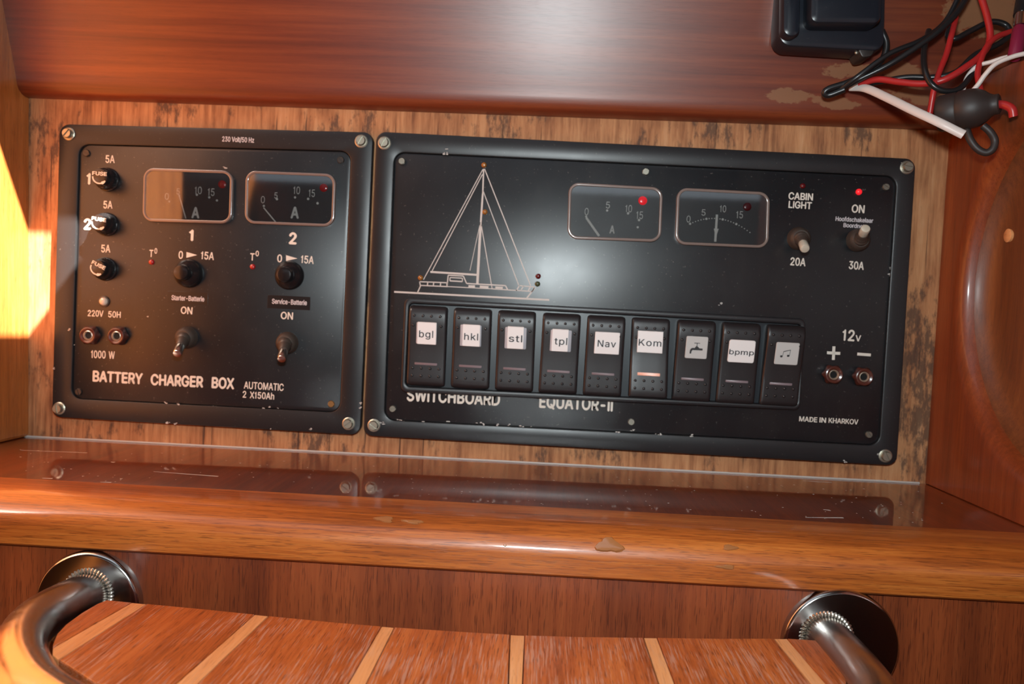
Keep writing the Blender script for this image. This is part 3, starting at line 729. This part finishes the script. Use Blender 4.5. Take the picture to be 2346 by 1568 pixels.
# printed sailboat (coordinates measured in an enlargement, hence /3.646)
mb = MB()
def S(a, b, w_=5): strip(mb, (840+a[0]/3.646, 290+a[1]/3.646), (840+b[0]/3.646, 290+b[1]/3.646), w_/3.646*1.15, YP)
S((977, 355), (970, 560), 10); S((970, 560), (950, 850), 13); S((950, 850), (925, 1312), 18)
for a, b, w_ in [((970, 360), (475, 1280), 6), ((967, 400), (548, 1205), 6), ((985, 355), (1370, 1332), 7), ((972, 535), (1272, 1332), 6), ((950, 800), (863, 1205), 4), ((957, 820), (1048, 1355), 6),
                 ((532, 1215), (920, 1240), 14), ((443, 1297), (672, 1306), 8), ((443, 1297), (448, 1330), 8), ((448, 1328), (680, 1338), 8), ((680, 1338), (1050, 1357), 6), ((1050, 1357), (1385, 1379), 7),
                 ((452, 1328), (425, 1388), 8), ((510, 1300), (508, 1330), 8), ((560, 1302), (557, 1332), 8), ((618, 1304), (616, 1335), 8), ((670, 1306), (672, 1338), 10), ((672, 1338), (681, 1243), 8), ((681, 1243), (808, 1250), 8),
                 ((808, 1250), (835, 1312), 8), ((835, 1312), (1160, 1330), 9), ((1160, 1330), (1176, 1362), 9), ((697, 1262), (800, 1268), 7), ((800, 1268), (800, 1296), 7), ((800, 1296), (695, 1290), 9), ((695, 1290), (697, 1262), 7),
                 ((850, 1335), (905, 1337), 16), ((945, 1338), (1018, 1343), 16), ((1075, 1345), (1137, 1349), 14), ((1250, 1372), (1276, 1330), 8), ((1276, 1330), (1402, 1342), 7), ((1288, 1370), (1310, 1333), 7), ((1350, 1372), (1368, 1338), 9), ((1385, 1375), (1400, 1345), 7),
                 ((1408, 1345), (1338, 1434), 10), ((230, 1382), (1525, 1450), 13)]: S(a, b, w_)
mb.build('sailboat_drawing', 'whiteline', SB, label='pale line drawing of a sailing boat')
for x, y, m_, lb in [(1108.8, 378.5, 'orange', 'amber'), (1111, 486, 'orange', 'amber'), (963.5, 637, 'orange', 'amber'), (1233, 633.4, 'dimred', 'dark red'), (1231.4, 651, 'green', 'dark green')]:
    led(x, y, YP, 6.3, m_, SB, label=lb+' lamp')
led(1839, 426.5, YP, 6.3, 'dimred', SB, label='unlit red lamp'); led(1967.5, 440, YP, 7.0, 'redlit', SB, label='glowing red lamp')
meter(SB, [(1303, 419), (1518, 431), (1513, 556), (1299, 548)],
      [('0', 1343.5, 485, 16, 9), ('5', 1392.5, 470, 15, 9), ('10', 1440, 478, 16, 15), ('15', 1465, 493, 17, 15)],
      [(1343, 496.5, 2.6), (1391, 482.5, 2.6), (1439, 489, 2.8), (1464, 504.5, 2.8), (1461, 521, 2.6)], [(1343, 499), (1372.5, 541)], ('A', 1402, 526, 17, 12), (1472.5, 460, 10), 'redlit', needlew=5)
def q4(t):  # the voltmeter scale bows upwards
    x = 1581+(1718-1581)*t; return x, 513-82*t*(1-t)*1.03+20*t
meter(SB, [(1550, 431), (1762, 442), (1758, 570), (1545, 561)],
      [('0', 1577, 502, 15, 9), ('5', 1611.5, 487, 14, 9), ('10', 1656, 478.5, 15, 14), ('15', 1694, 492, 16, 15)],
      [(*q4(i/22), 2.6 if i in (0, 6, 12, 17) else 1.3) for i in range(23)], [(1642.5, 492), (1638.5, 554)], ('V', 1640, 532, 15, 11), (1712, 474, 9.5), 'dimred', needlew=5)
toggle(1829, 547, 1844.5, 571, .015, SB, 'tip'); toggle(1964.5, 551, 1983.5, 523, .015, SB, 'tip')
socket(1912, 859.5, SB); socket(1981.5, 864.5, SB)
chips(SB, [(915, 964, 6, YF), (930, 967, 5, YP), (970, 968, 2, YP), (1025, 968, 4, YP), (1100, 971, 9, YF), (1140, 974, 3, YF), (1170, 975, 8, YP), (1198, 977, 7, YP), (1215, 979, 4, YP), (1415, 989, 4, YF), (1450, 986, 5, YP), (1510, 995, 8, YF), (1585, 998, 3, YF), (2064, 372, 4, YF), (2014, 1042, 4, YF), (1936, 1058, 4, YF), (2041, 615, 2, YP), (2038, 630, 2, YP), (1021, 352, 4, YF), (1024, 340, 2, YF), (875, 970, 4, YF), (1650, 697, 3, YP)], 9)

# rocker switch bank
YB = YP-.0028
bo = rquad([Y(*c, YB) for c in [(926, 682), (1847, 731), (1834, 941), (917, 899)]], .0035, 6)
bi = rquad([Y(*c, YB) for c in [(937, 695), (1838, 744), (1827, 930), (928, 886)]], .0026, 6)
bank = part('switch_bank_frame', ring(bo, bi, YP, YB, .0009), 'bezelplastic', SB, smooth=True, label='black plastic frame around nine rockers')
part('bank_back', slab(inset(bi, .0002), YP, YP-.0010, .0001), 'gapplastic', bank)
tops = [(938, 699), (1040, 704.5), (1141.5, 710), (1244.5, 716), (1347, 721.5), (1449, 727), (1554.5, 732), (1657.5, 737.5), (1760.5, 743)]
bots = [(930, 883.5), (1032, 889), (1133, 895), (1233, 901), (1335, 907), (1440.5, 913), (1539, 919), (1640, 924.5), (1740, 930)]
labs = ['bgl', 'hkl', 'stl', 'tpl', 'Nav', 'Kom', None, 'bpmp', None]
def rprof(on):
    if not on: return [(0, -.0030), (.02, -.0052), (.06, -.0062), (.12, -.0068), (.22, -.0066), (.36, -.0058), (.5, -.0050), (.64, -.0045), (.8, -.0042), (.93, -.0041), (.975, -.0036), (1, -.0022)]
    return [(0, -.0028), (.02, -.0042), (.07, -.0049), (.13, -.0050), (.22, -.0047), (.36, -.0042), (.5, -.0043), (.64, -.0050), (.8, -.0058), (.93, -.0064), (.975, -.0058), (1, -.0030)]
for i in range(9):
    on = (i == 5); P_ = rprof(on)
    tl, bl = tops[i], bots[i]; wpt = 87.0
    def depth(t):
        for (a, da), (b, db) in zip(P_, P_[1:]):
            if t <= b: return da+(db-da)*(t-a)/(b-a)
        return P_[-1][1]
    ytop = YP+depth(.05); ybot = YP+depth(.93)
    A = Y(*tl, ytop); B = Y(tl[0]+wpt, tl[1]+4.6, ytop); C_ = Y(*bl, ybot); D_ = Y(bl[0]+wpt+1, bl[1]+5.0, ybot)
    def rp(s, t, off=0.0):
        p = (A*(1-s)+B*s)*(1-t)+(C_*(1-s)+D_*s)*t; return Vector((p.x, YP+depth(t)-off, p.z))
    # body: rounded-corner grid, edges rolled over
    ts = [0, .012, .03, .06, .1, .15, .22, .3, .4, .5, .6, .7, .8, .88, .94, .97, .99, 1]; ss = [0, .012, .035, .08, .3, .5, .7, .92, .965, .988, 1]
    V = []; Fc = []
    for t in ts:
        te = min(t, 1-t); cut = max(0, .035-te)/.035; ins = .07*(1-math.sqrt(max(0, 1-cut*cut)))
        for s in ss:
            sn = ins+s*(1-2*ins); se = min(s, 1-s); roll = .0009*max(0, 1-se/.05)**2
            q = rp(sn, t); q.y += roll; V.append(q)
    ns, nt = len(ss), len(ts)
    for a in range(nt-1):
        for b in range(ns-1): Fc.append((a*ns+b, a*ns+b+1, (a+1)*ns+b+1, (a+1)*ns+b))
    per = [b for b in range(ns)]+[a*ns+ns-1 for a in range(1, nt)]+[(nt-1)*ns+b for b in range(ns-2, -1, -1)]+[a*ns for a in range(nt-2, 0, -1)]
    k0 = len(V)
    for j in per: V.append(Vector((V[j].x, YP-.0008, V[j].z)))
    for j in range(len(per)): j2 = (j+1) % len(per); Fc.append((per[j], per[j2], k0+j2, k0+j))
    txt = labs[i]
    rk = obj('rocker_switch', V, Fc, 'plastic', SB, smooth=True, label=('black rocker switch with %s' % ('paper label '+txt if txt else ('a tap symbol' if i == 6 else 'a music note symbol')))+(', pressed on, its bar glowing' if on else ''))
    def flatquad(name, s0, s1, t0, t1, mat, off, th, rad, corner=True, dt=(0, 0), mb=None):
        c = [rp(s0, t0+dt[0], off), rp(s1, t0+dt[1], off), rp(s1, t1+dt[1], off), rp(s0, t1+dt[0], off)]
        ux = (c[1]-c[0]); uz = (c[3]-c[0]); nrm = ux.cross(uz).normalized()
        if nrm.y > 0: nrm = -nrm
        pts = []
        for q in range(4):
            p, a_, b_ = c[q], c[q-1], c[(q+1) % 4]; ua = (a_-p).normalized(); ub = (b_-p).normalized(); cc = p+(ua+ub)*rad
            for kk in range(5): th_ = kk/4*PI/2; pts.append(cc-ub*rad*math.cos(th_)-ua*rad*math.sin(th_))
        v_, f_ = loft([[p-nrm*.0007 for p in pts], [p+nrm*th*.6 for p in pts], [(p*.97+(c[0]+c[1]+c[2]+c[3])*.25*.03)+nrm*th for p in pts]], False, True)
        ob = obj(name, v_, f_, mat, rk, smooth=True)
        return ob, c, nrm, th
    # lens / sticker
    geo = {0: (.22, .75, .2, .475), 1: (.2, .75, .2, .475), 2: (.21, .77, .2, .475), 3: (.23, .78, .2, .475), 4: (.24, .80, .2, .475), 5: (.16, .84, .16, .43), 6: (.24, .81, .195, .465), 7: (.19, .88, .21, .485), 8: (.25, .86, .21, .48)}[i]
    s0, s1, t0, t1 = geo
    if i in (6, 8): _, c, nrm, th = flatquad('symbol_lens', s0, s1, t0, t1, 'icon', 0, .0005, .0008)
    else:
        if i < 4: flatquad('symbol_lens', s0, s1, t0+.005, t1-.005, 'lens', 0, .0004, .0006)
        st = {0: (.245, .745, .2, .475), 1: (.26, .72, .2, .47), 2: (.27, .70, .195, .47), 3: (.27, .70, .195, .47), 4: (.22, .87, .2, .47), 5: (.16, .83, .16, .43), 7: (.19, .88, .21, .485)}[i]
        ob, c, nrm, th = flatquad('paper_label', *st, 'paper', 0, .00075 if i < 4 else .0006, .0004 if i != 7 else .0011)
    ux = c[1]-c[0]; uz = c[0]-c[3]
    o0 = c[3]+nrm*(th+.00006)
    if txt:
        xa, xb = {'bgl': (.1, .84), 'hkl': (.1, .9), 'stl': (.1, .92), 'tpl': (.16, .94), 'Nav': (.12, .86), 'Kom': (.05, .94), 'bpmp': (.03, .97)}[txt]
        ybase = {'bgl': .32, 'hkl': .30, 'stl': .32, 'tpl': .32, 'Nav': .33, 'Kom': .32, 'bpmp': .36}[txt]
        cap = .30 if txt != 'bpmp' else .22
        text3(txt, o0+ux*xa+uz*ybase, ux*(xb-xa), uz*cap, 'ink', rk, spacing=1.18 if txt != 'bpmp' else 1.05, off=.008, label='lettering '+txt, thick=.00006)
    else:
        o0 = c[3]+nrm*(th-.00002)
        def L2(u, v_): return o0+ux*u+uz*v_
        mb = MB()
        def pol(pts):
            a_ = [L2(*p) for p in pts]; n2 = len(a_); mb.add(a_+[p+nrm*.00012 for p in a_], [tuple(range(n2, 2*n2))]+[(k, (k+1) % n2, n2+(k+1) % n2, n2+k) for k in range(n2)])
        def disc(cx, cy, rx, ry, rot=0):
            pol([(cx+rx*math.cos(a)*math.cos(rot)-ry*math.sin(a)*math.sin(rot), cy+rx*math.cos(a)*math.sin(rot)+ry*math.sin(a)*math.cos(rot)) for a in [2*PI*k/16 for k in range(16)]])
        if i == 6:
            pol([(.20, .22), (.27, .22), (.285, .34), (.33, .385), (.78, .385), (.78, .47), (.62, .48), (.58, .53), (.50, .58), (.44, .53), (.42, .48), (.30, .48), (.23, .43), (.205, .35)])
            pol([(.495, .57), (.525, .57), (.525, .69), (.495, .69)]); pol([(.38, .69), (.64, .69), (.64, .715), (.38, .715)])
            mb.build('tap_symbol', 'ink', rk, label='black water tap symbol')
        else:
            disc(.27, .37, .055, .05); disc(.56, .41, .055, .05)
            pol([(.31, .37), (.325, .37), (.35, .60), (.335, .60)]); pol([(.60, .41), (.615, .41), (.64, .69), (.625, .69)]); pol([(.335, .60), (.35, .575), (.64, .665), (.64, .69)])
            mb.build('note_symbol', 'ink', rk, label='black music note symbol')
    flatquad('indicator_bar', .2, .79, .705 if not on else .675, .733 if not on else .712, 'barlit' if on else 'bar', 0, .0003, .0003)[0]['label'] = 'glowing peach bar' if on else 'dull mauve bar'
    # grip dots, modelled bumps
    mb = MB()
    rows = [(.125, (.15, .38, .6, .83)), (.245, (.13, .86))]+([(.775, (.15, .38, .61, .84)), (.87, (.15, .38, .61, .84))])
    for t, cs_ in rows:
        for s in cs_:
            mb.add(*lathe([(.0008, -.0003), (.00078, .00015), (.0006, .0004), (.0003, .00052), (.0001, .00054)], rp(s, t), seg=10))
    mb.build('grip_dots', 'plastic', rk, smooth=True, kind='stuff', label='rows of raised grip dots')

# ================================================================== STEP with steel support
ZT = -.1168
ST = thing('companionway_step', 'worn mahogany step with pale inlay strips on a curved stainless tube, bottom of photo', 'step', (-.03, -.17, ZT-.012))
def zx(px, py): p = Z(px, py, ZT); return (p.x, p.y)
back = [zx(*p) for p in [(246, 1375), (330, 1383), (470, 1396), (615, 1411), (760, 1425), (900, 1437), (1050, 1447), (1185, 1455), (1330, 1459), (1490, 1461), (1650, 1463), (1800, 1463), (1883, 1468)]]
right = [zx(*p) for p in [(1909, 1489), (1931, 1522), (1940, 1550)]]
left = [zx(*p) for p in [(120, 1500), (121, 1477), (131, 1453), (150, 1432), (188, 1404), (225, 1383)]]
front = [(.096, -.205), (.075, -.217), (.03, -.226), (-.03, -.229), (-.09, -.224), (-.13, -.214), (-.150, -.2)]
outline = back+right+front+left
def edge(p, q):
    a, b = zx(*p), zx(*q); k = (b[0]-a[0])/(b[1]-a[1]); return (a[0], a[1], k)   # x = x0 + k*(y-y0)
E = [((307, 1378), (122, 1484)), ((338, 1382), (127, 1516)), ((584, 1408), (500, 1482)), ((615, 1411), (500, 1521)), ((876, 1432), (797, 1568)), ((904, 1436), (838, 1568)), ((1169, 1454), (1165, 1568)), ((1202, 1456), (1197, 1568)),
     ((1474, 1459), (1510, 1568)), ((1505, 1461), (1546, 1568)), ((1773, 1463), (1858, 1568)), ((1802, 1462), (1893, 1568))]
E = [edge(*e) for e in E]
def clip(poly_, e, keep, gap):
    x0, y0, k = e; out = []
    def g(p): return (p[0]-(x0+k*(p[1]-y0)))*keep-gap
    for i in range(len(poly_)):
        a, b = poly_[i], poly_[(i+1) % len(poly_)]; ga, gb = g(a), g(b)
        if ga >= 0: out.append(a)
        if ga*gb < 0: t = ga/(ga-gb); out.append((a[0]+(b[0]-a[0])*t, a[1]+(b[1]-a[1])*t))
    return out
for k in range(len(E)+1):
    pg = outline
    if k > 0: pg = clip(pg, E[k-1], 1, .00017)
    if k < len(E): pg = clip(pg, E[k], -1, .00017)
    if len(pg) < 3: continue
    inl = k % 2 == 1; zt = ZT-(.00015 if inl else random.uniform(0, .0001)); n2 = len(pg)
    cx_ = sum(p[0] for p in pg)/n2; cy_ = sum(p[1] for p in pg)/n2
    def shr(p, d):
        vx, vy = p[0]-cx_, p[1]-cy_; L = math.hypot(vx, vy); return (p[0]-vx/L*d, p[1]-vy/L*d)
    loops = [[Vector((p[0], p[1], zt-.014)) for p in pg], [Vector((p[0], p[1], zt-.0006)) for p in pg], [Vector((*shr(p, .0002), zt-.0001)) for p in pg], [Vector((*shr(p, .0005), zt)) for p in pg]]
    v, f = loft(loops, True, True); ob = obj('inlay_strip' if inl else 'plank', v, f, 'inlay' if inl else 'plank', ST, label='pale wood strip' if inl else None)
TR_ = .0086; zc = ZT-.0028
pathL = [(-.1766, -.134), (-.1790, -.150), (-.1792, -.162), (-.1762, -.175), (-.1690, -.190), (-.157, -.206), (-.140, -.2215), (-.112, -.236), (-.07, -.241), (-.02, -.242), (.04, -.238), (.085, -.227), (.104, -.209), (.1125, -.190), (.1148, -.172), (.1152, -.155), (.1150, -.134)]
tp = spline([Vector((x, y, zc)) for x, y in pathL], 10)
part('support_tube', tube(tp, TR_, 28), 'tube', ST, smooth=True, label='bent stainless tube')
for cpx, cpy, rr, tcx in [(198, 1388, 127, -.1766), (1928, 1485, 133, .1150)]:
    c = Y(cpx, cpy, -.1362); r = rr*.3125/F; c.y = -.1322
    fg = part('flange', lathe([(r, 0), (r, .0022), (r*.985, .0034), (r*.95, .0041), (r*.93, .0042), (r*.6, .0043), (r*.2, .0044)], c, seg=72), 'steel', ST, smooth=True, label='round stainless mounting flange')
    wb = MB(); N = 44
    cc = Vector((tcx, -.1362, zc))
    for i in range(N):
        a = 2*PI*i/N; p = cc+Vector((math.cos(a)*(TR_+.0008), 0, math.sin(a)*(TR_+.0008)))
        td = Vector((-math.sin(a), 0, math.cos(a)))
        wb.add(*lathe([(.0004, -.0007), (.0011, -.0004), (.0014, 0), (.0011, .0005), (.0004, .0008)], p, td+Vector((0, -.25, 0)), 10))
    wb.build('weld_bead', 'weld', fg, smooth=True, label='rippled weld bead')

# ================================================================== DEVICE AND CABLES, upper right
DEV = thing('black_device_box', 'small glossy black plastic box fixed to the beam at the upper right', 'device', Y(1905, 60, -.03))
def rbox(name, c, yb, yf, rad, bev, mat, parent, label=None):
    q = rquad([Y(*p, yf) for p in c], rad, 6)
    return part(name, loft([at_y(q, yb), at_y(q, yf+bev), at_y(inset(q, bev*.3), yf+bev*.3), at_y(inset(q, bev), yf)], True, True), mat, parent, smooth=True, label=label)
rbox('housing', [(1786, -60), (2032, -60), (2028, 118), (1784, 104)], -.022, -.036, .006, .002, 'device', DEV)
rbox('cover', [(1858, -60), (2024, -60), (2022, 54), (1856, 52)], -.036, -.047, .004, .0025, 'device', DEV, 'raised cover')
rbox('side_grip', [(1795, -60), (1836, -60), (1834, 84), (1794, 82)], -.036, -.043, .004, .002, 'device', DEV, 'rounded side rib')
cl = part('cable_clip', slab(rquad([Y(*p, -.035) for p in [(1966, 112), (2006, 108), (1998, 128), (1976, 132)]], .0012, 3), -.022, -.035, .0006), 'darkscrew', DEV, smooth=True)
led(1962, 121, -.033, 4, 'screw', DEV, name='clip_screw')
def cable(name, pts, r, mat, label, cat='cable', group=None, flat=None, sub=8):
    P3 = [Y(px, py, y) for px, py, y in pts]
    sp = spline(P3, sub); v, f = tube(sp, r, 14, flat=flat)
    root = obj(name, v, f, mat, smooth=True); tag(root, label, cat, group); return root
G = 'loose cables at the upper right'
cable('device_cable', [(2020, 70, -.034), (2031, 100, -.034), (2022, 135, -.033), (1990, 165, -.031), (1945, 188, -.029), (1900, 203, -.027), (1889, 213, -.026), (1900, 218, -.026), (1935, 205, -.029)], .0016, 'cblack', 'black cable looping down from the black box to a dark hole in the beam', group=G)
cable('black_cable', [(1912, 214, -.024), (1960, 186, -.030), (2030, 152, -.036), (2085, 118, -.039), (2150, 72, -.041), (2195, 25, -.041), (2225, -25, -.040)], .0015, 'cblack', 'black cable rising straight from the beam hole to the top edge', group=G)
cable('black_cable', [(1925, 206, -.028), (1970, 172, -.034), (2040, 122, -.037), (2110, 92, -.038), (2165, 50, -.036), (2205, -25, -.036)], .0013, 'cblack', 'thinner black cable alongside, furthest left of those reaching the top edge', group=G)
cable('black_cable', [(1985, 193, -.026), (2030, 185, -.033), (2080, 177, -.038), (2140, 177, -.043), (2190, 165, -.046), (2235, 125, -.046), (2285, 102, -.045), (2312, 80, -.044), (2305, 58, -.042), (2270, 50, -.041), (2225, 70, -.040), (2190, 88, -.040), (2172, 82, -.038), (2178, 60, -.037)], .0014, 'cblack', 'black cable running right beside the red one and doubling back in a loop', group=G)
cable('black_cable', [(2128, 70, -.034), (2118, 110, -.040), (2118, 155, -.046), (2132, 190, -.049), (2160, 208, -.050), (2195, 205, -.050), (2220, 180, -.049), (2236, 150, -.047), (2250, 120, -.044)], .0014, 'cblack', 'black cable hanging in a U shape left of the rubber plug', group=G)
cable('red_cable', [(1968, 194, -.026), (2010, 182, -.032), (2060, 188, -.038), (2115, 192, -.044), (2165, 182, -.049), (2215, 152, -.050), (2252, 122, -.048), (2268, 88, -.046), (2262, 40, -.044), (2240, -30, -.042)], .0016, 'cred', 'red cable sweeping from the beam hole up to the top edge', group=G)
cable('red_cable', [(2190, 40, -.036), (2180, 80, -.040), (2168, 125, -.043), (2152, 165, -.046), (2140, 205, -.048), (2130, 262, -.046)], .0014, 'cred', 'red cable hanging straight down behind the white ribbon cable', group=G)
cable('red_cable', [(2318, 72, -.044), (2285, 84, -.046), (2262, 105, -.048), (2248, 135, -.050), (2240, 170, -.052), (2247, 212, -.056)], .0014, 'cred', 'short red cable dropping into the top of the rubber plug', group=G)
cable('ribbon_cable', [(1950, 200, -.022), (1985, 203, -.030), (2035, 225, -.042), (2090, 252, -.054), (2150, 280, -.064), (2208, 309, -.068)], .002, 'cwhite', 'thick flat white cable slanting down across the right end of the beam', group=G, flat=(.0021, .0013))
cable('white_cable', [(2360, 120, -.066), (2320, 130, -.064), (2282, 146, -.062), (2258, 170, -.060), (2240, 195, -.058), (2215, 222, -.056), (2195, 240, -.053)], .0011, 'cwhite', 'thin white cable along the curved top of the wooden side', group=G)
cable('white_cable', [(2360, 128, -.058), (2310, 130, -.056), (2270, 142, -.053), (2238, 152, -.050), (2215, 178, -.048), (2205, 215, -.048)], .0010, 'cwhite', 'thin white cable just inside the other, passing behind the black loop', group=G)
hs = Y(2337, 62, -.055), Y(2324, 135, -.060)
root = part('cable_splice', tube([hs[0], hs[0].lerp(hs[1], .08), hs[0].lerp(hs[1], .92), hs[1]], .0031, 20, rfun=lambda t: .75 if t in (0, 1) else 1), 'crimson', None, smooth=True)
tag(root, 'crimson heat shrink sleeve at the right edge of the photo', 'connector')
v, f = tube([Y(2340, 30, -.052), Y(2337, 62, -.055)], .0028, 18); obj('crimp', v, f, 'nickel', root, smooth=True)
v, f = tube(spline([Y(2352, -30, -.05), Y(2345, 5, -.05), Y(2340, 35, -.052)]), .0035, 14); obj('cable_end', v, f, 'cblack', root, smooth=True)
# rubber plug with tether loop
PG = thing('rubber_plug', 'black rubber plug cap with a hanging tether loop, against the wooden side', 'plug', Y(2215, 255, -.056))
a = Y(2150, 262, -.050); b = Y(2290, 238, -.066)
L = (b-a).length
part('plug_body', lathe([(.0078, 0), (.0086, L*.04), (.0088, L*.30), (.0085, L*.33), (.0090, L*.36), (.0093, L*.52), (.0088, L*.66), (.0072, L*.78), (.0054, L*.86), (.0046, L*.92), (.0046, L*.99), (.0040, L*1.01), (.0030, L*1.005), (.0028, L*.95)], a, b-a, 36), 'rubber', PG, smooth=True)
part('tether_loop', tube(spline([Y(*p) for p in [(2212, 288, -.056), (2222, 318, -.058), (2238, 340, -.059), (2258, 350, -.060), (2274, 342, -.061), (2279, 322, -.061), (2268, 302, -.061), (2252, 288, -.060)]]), .0017, 14, rfun=lambda t: 1), 'rubber', PG, smooth=True)
e0 = a.lerp(b, .96)
part('plug_wire', tube(spline([e0, Y(2302, 241, -.068), Y(2318, 250, -.070), (Y(2322, 268, -.070))]), .0019, 14), 'cred', PG, smooth=True, label='red wire stub')
